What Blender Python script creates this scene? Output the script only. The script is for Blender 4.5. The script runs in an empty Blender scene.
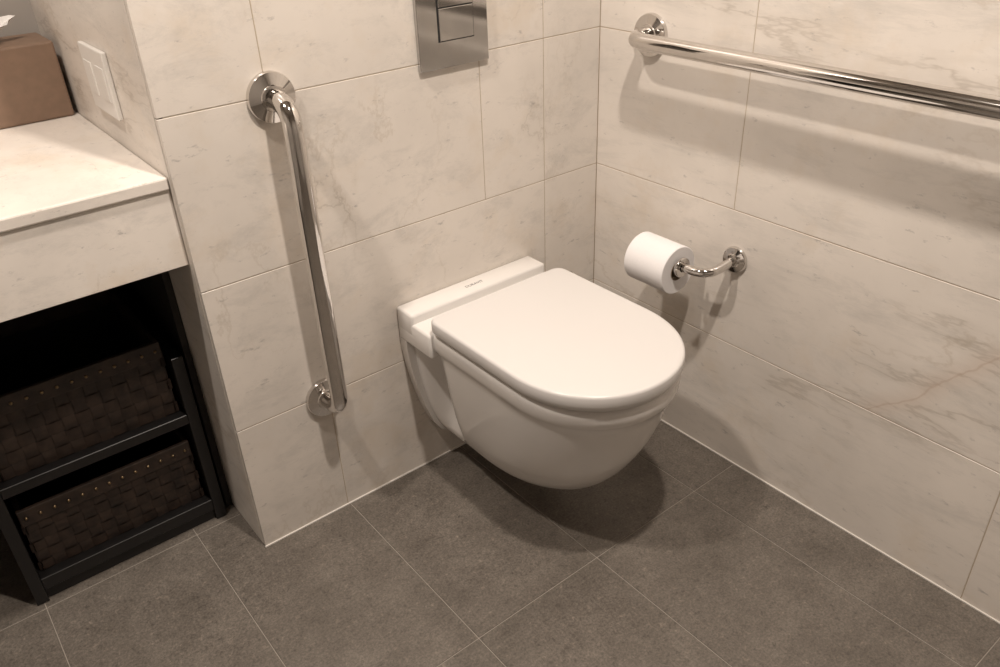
import bpy, bmesh, math, random
from mathutils import Vector, Matrix
random.seed(7)
S=bpy.context.scene
S.view_settings.view_transform='Standard'
COL=S.collection

# ------------------------------------------------------------------ materials
class NT:
    def __init__(s,name):
        s.m=bpy.data.materials.new(name);s.m.use_nodes=True
        s.t=s.m.node_tree;s.b=s.t.nodes['Principled BSDF']
    def n(s,typ,inp=None,**kw):
        n=s.t.nodes.new(typ)
        for k,v in kw.items(): setattr(n,k,v)
        for k,v in (inp or {}).items():
            if isinstance(v,bpy.types.NodeSocket): s.t.links.new(v,n.inputs[k])
            else: n.inputs[k].default_value=v
        return n
    def link(s,a,b): s.t.links.new(a,b)
    def math(s,op,a,b=0.0,c=0.0,clamp=False):
        n=s.n('ShaderNodeMath',{0:a,1:b,2:c},operation=op);n.use_clamp=clamp;return n.outputs[0]
    def ramp(s,fac,stops):
        n=s.n('ShaderNodeValToRGB',{0:fac});e=n.color_ramp.elements
        while len(e)<len(stops): e.new(.5)
        for i,(p,c) in enumerate(stops):
            e[i].position=p;e[i].color=(*c,1) if len(c)==3 else c
        return n.outputs[0]
    def mix(s,fac,a,b,mode='MIX'):
        n=s.n('ShaderNodeMix',data_type='RGBA',blend_type=mode)
        for i,v in ((0,fac),(6,a),(7,b)):
            if isinstance(v,bpy.types.NodeSocket): s.link(v,n.inputs[i])
            elif i==0: n.inputs[0].default_value=v
            else: n.inputs[i].default_value=(*v,1)
        return n.outputs[2]
    def bump(s,h,strength=.2,dist=.001):
        n=s.n('ShaderNodeBump',{'Height':h,'Strength':strength,'Distance':dist})
        s.link(n.outputs[0],s.b.inputs['Normal'])

def plain(name,col,rough=.5,metal=0.,coat=0.,var=0.04,scale=30,bump=0.):
    k=NT(name)
    tc=k.n('ShaderNodeTexCoord').outputs['Object']
    nz=k.n('ShaderNodeTexNoise',{'Vector':tc,'Scale':scale,'Detail':4.}).outputs[0]
    c2=tuple(max(0,c*(1-var*4)) for c in col)
    k.link(k.mix(nz,c2,tuple(min(1,c*(1+var)) for c in col)),k.b.inputs['Base Color'])
    k.b.inputs['Roughness'].default_value=rough;k.b.inputs['Metallic'].default_value=metal
    k.b.inputs['Coat Weight'].default_value=coat
    if bump: k.bump(nz,bump,.001)
    return k.m

def marble(name,base=(.705,.655,.60),scale=1.0,vein=1.0,streak=False):
    k=NT(name)
    geo=k.n('ShaderNodeNewGeometry').outputs['Position']
    at=k.n('ShaderNodeAttribute',attribute_name='trand').outputs['Fac']
    off=k.n('ShaderNodeCombineXYZ',{0:k.math('MULTIPLY',at,37.),1:k.math('MULTIPLY',at,91.),2:k.math('MULTIPLY',at,53.)}).outputs[0]
    p=k.n('ShaderNodeVectorMath',{0:geo,1:off},operation='ADD').outputs[0]
    big=k.n('ShaderNodeTexNoise',{'Vector':p,'Scale':2.6*scale,'Detail':5.,'Roughness':.6}).outputs[0]
    col=k.ramp(big,[(.3,tuple(c*.89 for c in base)),(.5,base),(.7,tuple(min(1,c*1.09) for c in base))])
    # warm stains
    st=k.n('ShaderNodeTexNoise',{'Vector':p,'Scale':5.5*scale,'Detail':6.,'Roughness':.65}).outputs[0]
    f=k.ramp(st,[(.53,(0,0,0)),(.72,(1,1,1))])
    col=k.mix(k.math('MULTIPLY',f,.55),col,(base[0]*.88,base[1]*.81,base[2]*.71))
    # clouds of pale grey, elongated
    mp=k.n('ShaderNodeMapping',{'Vector':p,'Rotation':(.5,.7,.4),'Scale':(1,.45,1.9)}).outputs[0]
    cl=k.n('ShaderNodeTexNoise',{'Vector':mp,'Scale':8*scale,'Detail':10.,'Roughness':.78,'Distortion':.35}).outputs[0]
    f=k.ramp(cl,[(.50,(0,0,0)),(.67,(1,1,1))])
    col=k.mix(k.math('MULTIPLY',f,.52),col,(base[0]*.70,base[1]*.71,base[2]*.72))
    # faint directional veins, broad soft + thin core
    for (sc,th,am,c,rot,scl) in ((1.6,.030,.24*vein,(.47,.42,.36),(.35,.65,.9),(1.,.22,1.)),(1.6,.006,.40*vein,(.36,.31,.26),(.35,.65,.9),(1.,.22,1.)),(3.2,.010,.32*vein,(.44,.37,.29),(1.1,.2,.4),(1.,.3,.6))):
        mp=k.n('ShaderNodeMapping',{'Vector':p,'Rotation':rot,'Scale':scl}).outputs[0]
        n=k.n('ShaderNodeTexNoise',{'Vector':mp,'Scale':sc*scale,'Detail':8.,'Roughness':.62}).outputs[0]
        r=k.math('ABSOLUTE',k.math('SUBTRACT',n,.5))
        v=k.math('SUBTRACT',1.,k.math('DIVIDE',r,th),clamp=True)
        msk=k.n('ShaderNodeTexNoise',{'Vector':p,'Scale':2.9*scale,'Detail':3.}).outputs[0]
        msk=k.ramp(msk,[(.46,(0,0,0)),(.60,(1,1,1))])
        col=k.mix(k.math('MULTIPLY',k.math('MULTIPLY',v,msk),am),col,c)
    # small grey flecks
    mp=k.n('ShaderNodeMapping',{'Vector':p,'Rotation':(.6,.8,.3),'Scale':(1,1,2.4)}).outputs[0]
    fl=k.n('ShaderNodeTexNoise',{'Vector':mp,'Scale':30*scale,'Detail':5.,'Roughness':.7}).outputs[0]
    f=k.ramp(fl,[(.62,(0,0,0)),(.72,(1,1,1))])
    col=k.mix(k.math('MULTIPLY',f,.62),col,(.33,.31,.30))
    if streak:
        # one natural rust-pink vein crossing a slab of the right wall
        s=k.n('ShaderNodeSeparateXYZ',{0:geo})
        wob=k.n('ShaderNodeTexNoise',{'Vector':geo,'Scale':9.,'Detail':6.}).outputs[0]
        d=k.math('ADD',k.math('MULTIPLY',k.math('ADD',s.outputs[1],.757),.75),k.math('MULTIPLY',k.math('SUBTRACT',s.outputs[2],.316),.66))
        d=k.math('ADD',d,k.math('MULTIPLY',k.math('SUBTRACT',wob,.5),.05))
        thin=k.math('SUBTRACT',1.,k.math('DIVIDE',k.math('ABSOLUTE',d),.0025),clamp=True)
        wide=k.math('SUBTRACT',1.,k.math('DIVIDE',k.math('ABSOLUTE',d),.028),clamp=True)
        m=k.math('MULTIPLY',k.math('LESS_THAN',s.outputs[2],.6),k.math('GREATER_THAN',s.outputs[2],.3))
        m=k.math('MULTIPLY',m,k.math('GREATER_THAN',s.outputs[0],-.02))
        m=k.math('MULTIPLY',m,k.math('LESS_THAN',s.outputs[1],-.70))
        col=k.mix(k.math('MULTIPLY',k.math('MULTIPLY',wide,m),.28),col,(.60,.46,.37))
        col=k.mix(k.math('MULTIPLY',k.math('MULTIPLY',thin,m),.35),col,(.42,.30,.22))
    k.link(col,k.b.inputs['Base Color'])
    k.link(k.ramp(cl,[(.3,(.27,)*3),(.7,(.41,)*3)]),k.b.inputs['Roughness'])
    k.b.inputs['Specular IOR Level'].default_value=.42
    k.bump(cl,.06,.0015)
    return k.m

def floor_mat():
    k=NT('floor_stone')
    geo=k.n('ShaderNodeNewGeometry').outputs['Position']
    at=k.n('ShaderNodeAttribute',attribute_name='trand').outputs['Fac']
    off=k.n('ShaderNodeCombineXYZ',{0:k.math('MULTIPLY',at,37.),1:k.math('MULTIPLY',at,91.),2:0.}).outputs[0]
    p=k.n('ShaderNodeVectorMath',{0:geo,1:off},operation='ADD').outputs[0]
    a=k.n('ShaderNodeTexNoise',{'Vector':p,'Scale':9.,'Detail':9.,'Roughness':.72}).outputs[0]
    b=k.n('ShaderNodeTexNoise',{'Vector':p,'Scale':70.,'Detail':6.,'Roughness':.75}).outputs[0]
    d=k.n('ShaderNodeTexNoise',{'Vector':p,'Scale':220.,'Detail':3.,'Roughness':.7}).outputs[0]
    col=k.ramp(a,[(.3,(.092,.079,.066)),(.5,(.122,.106,.090)),(.72,(.160,.141,.120))])
    col=k.mix(.95,col,k.ramp(b,[(.3,(.50,.50,.50)),(.46,(1,1,1)),(.57,(1.0,1.0,1.0)),(.69,(1.7,1.65,1.58))]),'MULTIPLY')
    col=k.mix(.8,col,k.ramp(d,[(.35,(.70,.70,.70)),(.65,(1.35,1.35,1.35))]),'MULTIPLY')
    tv=k.math('ADD',k.math('MULTIPLY',at,.16),.92)
    cc=k.n('ShaderNodeCombineColor',{0:tv,1:tv,2:tv}).outputs[0]
    col=k.mix(1.,col,cc,'MULTIPLY')
    k.link(col,k.b.inputs['Base Color'])
    k.link(k.ramp(b,[(.3,(.36,)*3),(.7,(.55,)*3)]),k.b.inputs['Roughness'])
    k.bump(b,.35,.001)
    return k.m

M_marble=marble('marble_wall',streak=True)
M_counter=marble('marble_counter',base=(.77,.72,.665),scale=1.3,vein=1.1)
M_floor=floor_mat()
M_grout=plain('grout_beige',(.48,.40,.31),.8)
M_grout_d=plain('grout_floor',(.33,.295,.255),.8)
M_paint=plain('white_paint',(.42,.39,.36),.6,var=.01)
M_trim=plain('white_sealant',(.70,.67,.63),.6,var=.01)
M_shade=plain('niche_shade',(.02,.018,.016),.7)  # near-black colour standing in for the shade below the counter
M_ceramic=plain('white_ceramic',(.75,.725,.70),.12,coat=.3,var=.004,scale=5)
M_seat=plain('white_seat_plastic',(.675,.655,.64),.28,var=.004,scale=5)
M_socket=plain('white_socket_plastic',(.80,.78,.75),.3,var=.004,scale=5)
M_chrome=plain('polished_steel',(.74,.715,.69),.07,1.,var=.03,scale=60)
M_plate=plain('chrome_plate',(.56,.55,.54),.09,1.,var=.02,scale=60)
M_paper=plain('toilet_paper',(.80,.785,.79),.9,var=.01,scale=200,bump=.1)
M_card=plain('cardboard_core',(.35,.27,.19),.9)
M_black=plain('black_lacquer',(.010,.009,.009),.4,var=.05)
M_stud=plain('bronze_stud',(.30,.22,.13),.3,1.)
M_tissue=plain('tissue',(.9,.88,.86),.9,var=.01)
M_ink=plain('logo_ink',(.15,.15,.15),.5)
M_dark=plain('dark_gap',(.02,.02,.02),.8)
M_bronze=plain('taupe_leather',(.25,.165,.115),.5,var=.06,scale=60,bump=.15)
def wicker_mat():
    k=NT('brown_woven_leather')
    tc=k.n('ShaderNodeTexCoord').outputs['Object']
    a=k.n('ShaderNodeTexNoise',{'Vector':tc,'Scale':45.,'Detail':6.}).outputs[0]
    k.link(k.ramp(a,[(.3,(.013,.008,.006)),(.7,(.038,.024,.017))]),k.b.inputs['Base Color'])
    k.b.inputs['Roughness'].default_value=.45
    k.bump(a,.2,.001);return k.m
M_wick=wicker_mat()
def emit(name,c,s):
    k=NT(name);k.b.inputs['Emission Color'].default_value=(*c,1);k.b.inputs['Emission Strength'].default_value=s;return k.m
M_emit=emit('lamp_glass',(1,.88,.76),6.)

# ------------------------------------------------------------------ helpers
def mkobj(name,bm,mats,parent=None,smooth=False,loc=(0,0,0)):
    me=bpy.data.meshes.new(name)
    bmesh.ops.recalc_face_normals(bm,faces=bm.faces)
    bm.to_mesh(me);bm.free()
    for m in (mats if isinstance(mats,(list,tuple)) else [mats]): me.materials.append(m)
    if smooth:
        for p in me.polygons: p.use_smooth=True
    o=bpy.data.objects.new(name,me);o.location=loc;COL.objects.link(o)
    if parent: o.parent=parent
    return o
def empty(name,loc=(0,0,0)):
    o=bpy.data.objects.new(name,None);o.empty_display_size=.05;COL.objects.link(o);return o
def addbox(bm,lo,hi,mi=0,lay=None,val=0.,bev=0.):
    r=bmesh.ops.create_cube(bm,size=1.)
    vs=r['verts']
    for v in vs:
        v.co=Vector([(lo[i]+hi[i])/2+v.co[i]*(hi[i]-lo[i]) for i in range(3)])
    fs=set(f for v in vs for f in v.link_faces)
    for f in fs: f.material_index=mi
    if bev:
        es=set(e for v in vs for e in v.link_edges)
        r=bmesh.ops.bevel(bm,geom=list(es),offset=bev,segments=2 if bev>.001 else 1,affect='EDGES',profile=.5)
        fs=r['faces']+[f for f in fs if f.is_valid]
        for f in r['faces']: f.material_index=mi
    if lay is not None:
        for f in fs:
            for l in f.loops: l[lay]=(val,val,val,1)
def box(name,lo,hi,mat,parent=None,bev=.0):
    bm=bmesh.new();addbox(bm,lo,hi,bev=bev)
    o=mkobj(name,bm,mat,parent)
    return o
def autosmooth(o,ang=40):
    me=o.data
    for p in me.polygons: p.use_smooth=True
    bm=bmesh.new();bm.from_mesh(me)
    for e in bm.edges:
        if len(e.link_faces)==2 and e.calc_face_angle(0)>math.radians(ang): e.smooth=False
    bm.to_mesh(me);bm.free()
def tube(name,pts,r,mat,parent=None,seg=24,fillet=.03,fs=10):
    P=[Vector(p) for p in pts];path=[P[0]]
    for i in range(1,len(P)-1):
        a=(P[i-1]-P[i]).normalized();b=(P[i+1]-P[i]).normalized()
        s=P[i]+a*fillet;e=P[i]+b*fillet
        for j in range(fs+1):
            t=j/fs
            path.append((1-t)**2*s+2*t*(1-t)*P[i]*1.0+t*t*e)
    path.append(P[-1])
    bm=bmesh.new();rings=[];up=None
    for i,p in enumerate(path):
        d=((path[min(i+1,len(path)-1)]-path[max(i-1,0)])).normalized()
        if up is None:
            up=Vector((0,0,1)) if abs(d.z)<.9 else Vector((1,0,0))
        u=(up-d*up.dot(d)).normalized();w=d.cross(u);up=u
        rings.append([bm.verts.new(p+r*(math.cos(2*math.pi*k/seg)*u+math.sin(2*math.pi*k/seg)*w)) for k in range(seg)])
    for a,b in zip(rings,rings[1:]):
        for k in range(seg): bm.faces.new((a[k],a[(k+1)%seg],b[(k+1)%seg],b[k]))
    bm.faces.new(rings[0]);bm.faces.new(rings[-1])
    o=mkobj(name,bm,mat,parent);autosmooth(o,50);return o
def lathe(name,prof,origin,axis,mat,parent=None,seg=48,ang=35):
    ax=Vector(axis).normalized();u=ax.orthogonal().normalized();w=ax.cross(u);O=Vector(origin)
    bm=bmesh.new();rings=[]
    for (r,h) in prof:
        if r<1e-6: rings.append([bm.verts.new(O+ax*h)])
        else: rings.append([bm.verts.new(O+ax*h+r*(math.cos(2*math.pi*k/seg)*u+math.sin(2*math.pi*k/seg)*w)) for k in range(seg)])
    for a,b in zip(rings,rings[1:]):
        for k in range(seg):
            k2=(k+1)%seg
            if len(a)==1 and len(b)==1: continue
            if len(a)==1: bm.faces.new((a[0],b[k],b[k2]))
            elif len(b)==1: bm.faces.new((a[k],b[0],a[k2]))
            else: bm.faces.new((a[k],a[k2],b[k2],b[k]))
    o=mkobj(name,bm,mat,parent);autosmooth(o,ang);return o

# ------------------------------------------------------------------ room shell
CEIL=2.4; XL=-2.7; YF=-2.6; XE=-.942; YB=.68
G=.0009
def tiled_wall(name,axis,rows,core_lo,core_hi,plane,sign):
    bm=bmesh.new();lay=bm.loops.layers.color.new('trand')
    addbox(bm,core_lo,core_hi,1,lay,0.)
    for z0,z1,js in rows:
        for a,b in zip(js,js[1:]):
            a,b=min(a,b),max(a,b);t=.010
            p0,p1=sorted((plane,plane-sign*t))
            if axis=='x': lo=(a+G,p0,z0+G);hi=(b-G,p1,z1-G)
            else: lo=(p0,a+G,z0+G);hi=(p1,b-G,z1-G)
            addbox(bm,lo,hi,0,lay,random.random(),bev=.0006)
    return mkobj(name,bm,[M_marble,M_grout])
rx=[]
for i in range(8):
    z0=.3*i;z1=.3*(i+1)
    if i==0: js=[XE,-.745,-.16,0]
    elif i==2: js=[XE,-.325,-.16,0]
    elif i>2: js=[XE,-.76,-.16,0]
    else: js=[XE,-.16,0]
    rx.append((z0,z1,js))
tiled_wall('wall_back','x',rx,(XE+.0102,.0006,0),(.0,YB,CEIL),0.,-1)
ry=[]
for i in range(8):
    z0=.3*i;z1=.3*(i+1)
    if i==0: js=[0,-.42-.565,-1.6,-2.2,YF]
    elif i==1: js=[0,-1.15,-1.75,-2.35,YF]
    else: js=[0,-.387,-.987,-1.587,-2.187,YF]
    ry.append((z0,z1,js))
tiled_wall('wall_right','y',ry,(.0006,YF,0),(.1,YB,CEIL),0.,-1)
bm=bmesh.new();lay=bm.loops.layers.color.new('trand')
addbox(bm,(XE,.0105,G),(XE+.010,YB,CEIL-G),0,lay,random.random(),bev=.0006)
mkobj('wall_niche_side',bm,[M_counter])
box('wall_niche_back',(XL,YB,0),(.1,YB+.1,CEIL),M_paint)
box('wall_left',(XL-.1,YF,0),(XL,YB+.1,CEIL),M_paint)
box('wall_front',(XL-.1,YF-.1,0),(.1,YF,CEIL),M_paint)
box('ceiling',(XL-.1,YF-.1,CEIL),(.1,YB+.1,CEIL+.08),M_paint)
bm=bmesh.new();lay=bm.loops.layers.color.new('trand')
addbox(bm,(XL-.1,YF-.1,-.05),(.1,YB+.1,-.0010),1,lay,0.)
x=-.14-.3*9;xs=[XL]
while x<-.1:
    if x>XL+.02: xs.append(x)
    x+=.3
xs.append(0)
ys=[YF,-2.27,-1.67,-1.07,-.47,.13,YB]
for a,b in zip(xs,xs[1:]):
    for c,d in zip(ys,ys[1:]):
        addbox(bm,(a+.0008,c+.0008,-.01),(b-.0008,d-.0008,0),0,lay,random.random(),bev=.0006)
mkobj('floor',bm,[M_floor,M_grout_d])
box('trim_1',(XE-.001,-.0028,0),(-.003,.0,.0025),M_trim)
box('trim_2',(-.0028,YF,0),(0,-.0029,.0025),M_trim)

# ------------------------------------------------------------------ toilet
toilet=empty('wall_hung_toilet')
CX=-.391
def dshape(w,L,y0,rc=.012,ex=2.15,n=40,straight=.60,dip=None,ns=24):
    pts=[]
    ys=-(L*straight)
    for j in range(5):
        t=j/4*math.pi/2
        pts.append((-w+rc-rc*math.sin(t) , y0-rc+rc*math.cos(t)))
    for j in range(1,ns):
        y=(y0-rc)+(ys-(y0-rc))*j/ns
        pts.append((-w,y))
    for j in range(n+1):
        t=math.pi*j/n
        c,s=math.cos(t),math.sin(t)
        pts.append((-w*math.copysign(abs(c)**(2/ex),c), ys-(L+ys)*abs(s)**(2/ex)))
    for j in range(ns-1,0,-1):
        y=(y0-rc)+(ys-(y0-rc))*j/ns
        pts.append((w,y))
    for j in range(4,-1,-1):
        t=j/4*math.pi/2
        pts.append((w-rc+rc*math.sin(t), y0-rc+rc*math.cos(t)))
    if dip: pts=[(x*(1-dip(y,x)),y) for x,y in pts]
    return pts
def loft(name,levels,mat,parent,ang=40,cx=CX):
    bm=bmesh.new();rings=[]
    for z,pts in levels: rings.append([bm.verts.new((cx+x,y,z)) for x,y in pts])
    N=len(rings[0])
    for a,b in zip(rings,rings[1:]):
        for k in range(N): bm.faces.new((a[k],a[(k+1)%N],b[(k+1)%N],b[k]))
    def cap(r):
        half=N//2
        for k in range(half-1+ (N%2)):
            a,b,c,d=r[k],r[k+1],r[N-2-k],r[N-1-k]
            q=[]
            for v in (a,b,c,d):
                if v not in q: q.append(v)
            if len(q)>2:
                try: bm.faces.new(q)
                except ValueError: pass
    cap(rings[0]);cap(rings[-1])
    o=mkobj(name,bm,mat,parent);autosmooth(o,ang);return o
prof=[
 (.4140,.164,.546,.66),(.4110,.168,.552,.66),(.400,.170,.555,.66),(.385,.169,.554,.66),(.374,.166,.549,.66),(.368,.162,.543,.66),
 (.350,.1605,.538,.65),(.32,.158,.530,.64),(.28,.153,.516,.62),(.24,.147,.497,.60),(.20,.140,.474,.57),(.17,.132,.452,.54),(.145,.124,.430,.52),
 (.125,.116,.406,.50),(.106,.105,.379,.48),(.091,.092,.347,.46),(.079,.077,.315,.45),(.071,.056,.28,.45),(.068,.036,.25,.45)]
lv=[]
for z,w,L,st in prof:
    amp=0
    if .12<z<.37: amp=.34*math.sin(math.pi*min(1,max(0,(z-.12)/.25)))**.5
    def dip(y,x,amp=amp):
        return amp*math.exp(-((y+.085)/.036)**4)
    lv.append((z,dshape(w,L,0.,rc=.004,dip=dip,straight=st,ns=40,ex=2.06)))
loft('bowl',lv,M_ceramic,toilet,60)
fl=[(.4139,.1765),(.34,.1765),(.30,.172),(.24,.161),(.18,.146),(.13,.129),(.10,.111),(.078,.081)]
bm=bmesh.new();r1=[];r2=[]
for z,w in fl:
    r1.append((bm.verts.new((CX-w,-.001,z)),bm.verts.new((CX+w,-.001,z))))
    r2.append((bm.verts.new((CX-w,-.026,z)),bm.verts.new((CX+w,-.026,z))))
for i in range(len(fl)-1):
    for r in (r1,r2): bm.faces.new((r[i][0],r[i][1],r[i+1][1],r[i+1][0]))
    for s in (0,1): bm.faces.new((r1[i][s],r2[i][s],r2[i+1][s],r1[i+1][s]))
for i in (0,-1): bm.faces.new((r1[i][0],r1[i][1],r2[i][1],r2[i][0]))
bmesh.ops.bevel(bm,geom=[e for e in bm.edges if e.is_manifold and e.calc_face_angle(0)>.8],offset=.004,segments=2,affect='EDGES')
o=mkobj('wall_flange',bm,M_ceramic,toilet);autosmooth(o,50)
bm=bmesh.new();addbox(bm,(CX-.1783,-.120,.360),(CX+.1783,-.0005,.4155),bev=.006)
o=mkobj('rear_deck',bm,M_ceramic,toilet);autosmooth(o,50)
bm=bmesh.new();addbox(bm,(CX-.1785,-.060,.385),(CX+.1785,-.0006,.436),bev=.006)
o=mkobj('rear_ledge',bm,M_ceramic,toilet);autosmooth(o,50)
def dl(off,y0=-.114,L=.561,w=.1735): return dshape(w-off,L-off,y0-off,rc=.020 if off<.02 else .005,straight=.665,ex=2.06)
LX=CX-.003
loft('seat',[(.4150,dl(.014)),(.4165,dl(.009)),(.4225,dl(.008)),(.4242,dl(.012))],M_seat,toilet,40,LX)
loft('seat_gap_shade',[(.4240,dl(.022)),(.4275,dl(.022))],M_dark,toilet,40,LX)  # dark slab painting the shade in the gap between seat and lid
lid=[(.4270,dl(.005)),(.4280,dl(.001)),(.432,dl(0.)),(.4475,dl(.0003)),(.4505,dl(.0013)),(.4525,dl(.0033)),(.4532,dl(.006)),(.4534,dl(.010))]
loft('lid',lid,M_seat,toilet,40,LX)
lathe('hinge_cap',[(0,0),(.011,0),(.012,.002),(.012,.018),(.010,.021),(0,.022)],(CX+.169,-.135,.428),(1,0,0),M_plate,toilet,24)
cu=bpy.data.curves.new('logo_text','FONT');cu.body='DURAVIT';cu.size=.011;cu.extrude=.0002;cu.align_x='CENTER'
o=bpy.data.objects.new('logo_text',cu);o.location=(CX,-.036,.4361);COL.objects.link(o);cu.materials.append(M_ink);o.parent=toilet

# ------------------------------------------------------------------ grab bars
def flange(nm,o,ax,parent,r=.042):
    lathe(nm,[(0,.0005),(r,.0005),(r,.006),(r-.0015,.009),(r*.62,.0125),(.022,.0135),(.021,.016),(.0165,.0165),(0,.017)],o,ax,M_chrome,parent)
gb=empty('grab_bar')
gx=-.755
tube('tube',[(gx,-.002,.898),(gx,-.070,.898),(gx,-.070,.297),(gx,-.002,.297)],.0165,M_chrome,gb,fillet=.045)
flange('flange_1',(gx,0,.898),(0,-1,0),gb);flange('flange_2',(gx,0,.297),(0,-1,0),gb)
gb2=empty('grab_bar.001')
tube('tube',[(-.002,-.146,.902),(-.068,-.146,.904),(-.068,-1.05,.904),(-.002,-1.05,.902)],.0160,M_chrome,gb2,fillet=.045)
flange('flange_1',(0,-.146,.902),(-1,0,0),gb2);flange('flange_2',(0,-1.05,.902),(-1,0,0),gb2)

# ------------------------------------------------------------------ paper holder and roll
ph=empty('toilet_paper_holder')
tube('arm',[(-.002,-.406,.498),(-.088,-.406,.490),(-.094,-.325,.489),(-.094,-.215,.489)],.0095,M_chrome,ph,fillet=.038)
lathe('flange',[(0,.0005),(.028,.0005),(.028,.005),(.026,.008),(.015,.0105),(.013,.014),(.0098,.0145),(0,.015)],(0,-.406,.498),(-1,0,0),M_chrome,ph)
lathe('stop_disc',[(.0095,-.004),(.020,-.004),(.021,-.002),(.021,.002),(.020,.004),(.0095,.004)],(-.094,-.345,.489),(0,1,0),M_chrome,ph)
rl=empty('toilet_paper_roll')
lathe('paper',[(.021,.001),(.050,.0),(.0515,.0015),(.0515,.1025),(.050,.104),(.021,.103)],(-.094,-.337,.4785),(0,1,0),M_paper,rl,64)
lathe('core',[(.0205,.0),(.0215,.0),(.0215,.104),(.0205,.104),(.0205,.0)],(-.094,-.337,.4785),(0,1,0),M_card,rl,48)

# ------------------------------------------------------------------ flush plate
fp=empty('flush_plate')
z0=.886
bm=bmesh.new();addbox(bm,(-.465,-.009,z0),(-.307,-.0005,z0+.235),bev=.0015)
mkobj('plate',bm,M_plate,fp)
box('button_gap',(-.4215,-.0096,z0+.047),(-.3405,-.0088,z0+.188),M_dark,fp)
for i,(a,b) in enumerate(((z0+.049,z0+.105),(z0+.107,z0+.186))):
    bm=bmesh.new();addbox(bm,(-.4195,-.0125,a),(-.3425,-.0092,b),bev=.001)
    mkobj('button_%d'%(i+1),bm,M_plate,fp)

# ------------------------------------------------------------------ vanity counter
vc=empty('vanity_counter')
def slab(nm,lo,hi,bev,val):
    bm=bmesh.new();lay=bm.loops.layers.color.new('trand');addbox(bm,lo,hi,0,lay,val,bev=bev)
    return mkobj(nm,bm,M_counter,vc)
slab('top',(XL+.002,.016,.783),(XE-.0008,YB-.001,.804),.003,.31)
slab('apron',(XL+.002,.021,.648),(XE-.0008,.043,.7825),.001,.77)
box('underside',(XL+.002,.0435,.70),(XE-.0008,YB-.001,.7825),M_shade,vc)
ln=empty('shade_lining')  # added dark panels, painting the niche's shade under the counter
box('side_shade',(XE-.014,.17,.0005),(XE-.001,YB-.015,.699),M_shade,ln)
box('back_shade',(XL+.002,YB-.0145,.0005),(XE-.0005,YB-.0005,.699),M_shade,ln)

# ------------------------------------------------------------------ wall socket on niche side
ws=empty('wall_socket')
bm=bmesh.new();addbox(bm,(XE-.009,.190,.860),(XE-.0003,.330,.972),bev=.002)
mkobj('plate',bm,M_socket,ws)
for i,y in enumerate((.225,.295)):
    box('rocker_%d'%(i+1),(XE-.0105,y-.022,.888),(XE-.0085,y+.022,.945),M_socket,ws,bev=.001)

# ------------------------------------------------------------------ tissue box
tb=empty('tissue_box')
bm=bmesh.new();addbox(bm,(-1.20,.52,.8045),(-.953,.650,.948),bev=.004)
mkobj('box',bm,M_bronze,tb)
bm=bmesh.new();n=28;rings=[]
for j in range(7):
    h=j/6;ring=[]
    for k in range(n):
        t=2*math.pi*k/n
        rr=(.010+.028*h)*(1+.35*h*math.sin(5*t+h*2)+.2*h*math.sin(9*t))
        ring.append(bm.verts.new((-1.068+rr*1.5*math.cos(t),.582+rr*.8*math.sin(t),.9482+.035*h+.010*h*math.sin(3*t+1))))
    rings.append(ring)
for a,b in zip(rings,rings[1:]):
    for k in range(n): bm.faces.new((a[k],a[(k+1)%n],b[(k+1)%n],b[k]))
mkobj('tissue',bm,M_tissue,tb,smooth=True)

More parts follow.
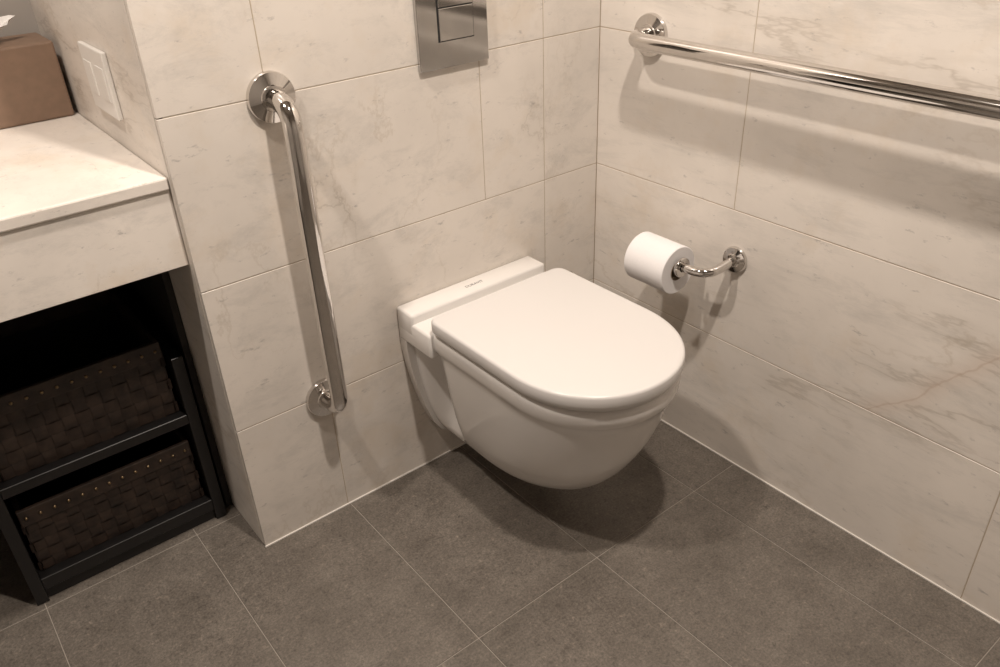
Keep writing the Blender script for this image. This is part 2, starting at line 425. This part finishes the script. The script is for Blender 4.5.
# ------------------------------------------------------------------ shelf unit with baskets
su=empty('storage_shelf')
X0,X1,Y0,Y1=-1.352,-.966,.145,.50
box('side_1',(X1-.022,Y0,.0005),(X1,Y1,.415),M_black,su,bev=.001)
box('side_2',(X0,Y0,.0005),(X0+.022,Y1,.415),M_black,su,bev=.001)
box('bottom_shelf',(X0+.0225,Y0,.030),(X1-.0225,Y1,.058),M_black,su,bev=.001)
box('middle_shelf',(X0+.0225,Y0,.262),(X1-.0225,Y1,.284),M_black,su,bev=.001)
box('back_board',(X0+.0225,Y1-.01,.0585),(X1-.0225,Y1,.2615),M_black,su)
box('plinth',(X0+.0225,Y0+.01,.0005),(X1-.0225,Y0+.025,.0295),M_black,su)
def basket(name,z0,h):
    b=empty(name)
    x0,x1,y0,y1=X0+.030,X1-.030,Y0+.018,Y1-.03
    t=.006
    bm=bmesh.new()
    addbox(bm,(x0+t,y0+t,z0),(x1-t,y1-t,z0+.005))
    addbox(bm,(x0+t,y0+t,z0),(x1-t,y0+t+.003,z0+h));addbox(bm,(x0+t,y1-t-.003,z0),(x1-t,y1-t,z0+h))
    addbox(bm,(x0+t,y0+t,z0),(x0+t+.003,y1-t,z0+h));addbox(bm,(x1-t-.003,y0+t,z0),(x1-t,y1-t,z0+h))
    mkobj('liner',bm,M_black,b)
    bm=bmesh.new();cell=.024
    def strap(orig,du,dv,dn,nu,nv):
        for i in range(nu):
            for j in range(nv):
                horiz=(i+j)%2==0
                c=orig+du*(i+.5)*cell+dv*(j+.5)*cell
                a=(.5*cell*1.12) if horiz else .5*cell*.88
                bb=.5*cell*.88 if horiz else .5*cell*1.12
                K=4;g=[]
                for p in range(K+1):
                    row=[]
                    for q in range(3):
                        u=-1+2*p/K;v=-1+q
                        off=.0022*math.cos(u*math.pi/2)
                        if horiz: pos=c+du*a*u+dv*bb*v+dn*(off+.0005)
                        else: pos=c+dv*bb*u+du*a*v+dn*(off+.0005)
                        row.append(bm.verts.new(pos))
                    g.append(row)
                for p in range(K):
                    for q in range(2): bm.faces.new((g[p][q],g[p+1][q],g[p+1][q+1],g[p][q+1]))
    hh=h-.03;nv=max(1,int(hh/cell));cz=hh/nv
    nu=int((x1-x0)/cell);cell=(x1-x0)/nu
    strap(Vector((x0,y0+t,z0)),Vector((1,0,0)),Vector((0,0,1))*(cz/cell),Vector((0,-1,0)),nu,nv)
    n2=int((y1-y0)/cell)
    strap(Vector((x0+t,y0,z0)),Vector((0,1,0)),Vector((0,0,1))*(cz/cell),Vector((-1,0,0)),n2,nv)
    strap(Vector((x1-t,y0,z0)),Vector((0,1,0)),Vector((0,0,1))*(cz/cell),Vector((1,0,0)),n2,nv)
    mkobj('weave',bm,M_wick,b,smooth=True)
    bm=bmesh.new();a,c=z0+h-.034,z0+h+.002
    addbox(bm,(x0,y0,a),(x1,y0+t+.004,c),bev=.002);addbox(bm,(x0,y1-t-.004,a),(x1,y1,c),bev=.002)
    addbox(bm,(x0,y0+t+.004,a),(x0+t+.004,y1-t-.004,c),bev=.002);addbox(bm,(x1-t-.004,y0+t+.004,a),(x1,y1-t-.004,c),bev=.002)
    mkobj('rim',bm,M_wick,b)
    bm=bmesh.new();n=13
    for i in range(n):
        x=x0+.012+(x1-x0-.024)*i/(n-1)
        bmesh.ops.create_uvsphere(bm,u_segments=10,v_segments=6,radius=.0034,matrix=Matrix.Translation((x,y0-.0002,(a+c)/2)))
    mkobj('studs',bm,M_stud,b,smooth=True)
basket('woven_basket',.0585,.150)
basket('woven_basket.001',.2845,.165)

# ------------------------------------------------------------------ lights (recessed ceiling downlights)
def downlight(name,x,y,energy,size,col=(1,.885,.78),spot=150,blend=.6):
    e=empty(name)
    lathe('trim_ring',[(.045,-.0005),(.062,-.0005),(.062,-.005),(.058,-.008),(.046,-.008),(.045,-.0005)],(x,y,CEIL),(0,0,1),M_plate,e)
    lathe('glass',[(0,-.001),(.0448,-.001),(.0448,-.003),(0,-.003)],(x,y,CEIL),(0,0,1),M_emit,e)
    l=bpy.data.lights.new('lamp','SPOT');l.energy=energy;l.shadow_soft_size=size;l.color=col
    l.spot_size=math.radians(spot);l.spot_blend=blend
    o=bpy.data.objects.new('lamp',l);o.location=(x,y,CEIL-.02);COL.objects.link(o);o.parent=e
downlight('ceiling_downlight',-.70,-.92,118,.04)
downlight('ceiling_downlight.001',-1.45,-.33,98,.05)
w=bpy.data.worlds.new('World');S.world=w;w.use_nodes=True
w.node_tree.nodes['Background'].inputs[0].default_value=(1,.9,.8,1);w.node_tree.nodes['Background'].inputs[1].default_value=.1

# ------------------------------------------------------------------ camera
r0=Vector((.78019,-.62449,-.03631)).normalized();r2=Vector((.52056,.68035,-.51589)).normalized()
r1=r2.cross(r0).normalized()
r0=r1.cross(r2).normalized()
cam=bpy.data.cameras.new('camera');cam.sensor_width=36;cam.lens=812.19*36/1000
co=bpy.data.objects.new('camera',cam);COL.objects.link(co)
m=Matrix((r0,-r1,-r2)).transposed().to_4x4();m.translation=Vector((-1.2890,-1.2899,1.2395))
co.matrix_world=m;cam.clip_start=.01
S.camera=co
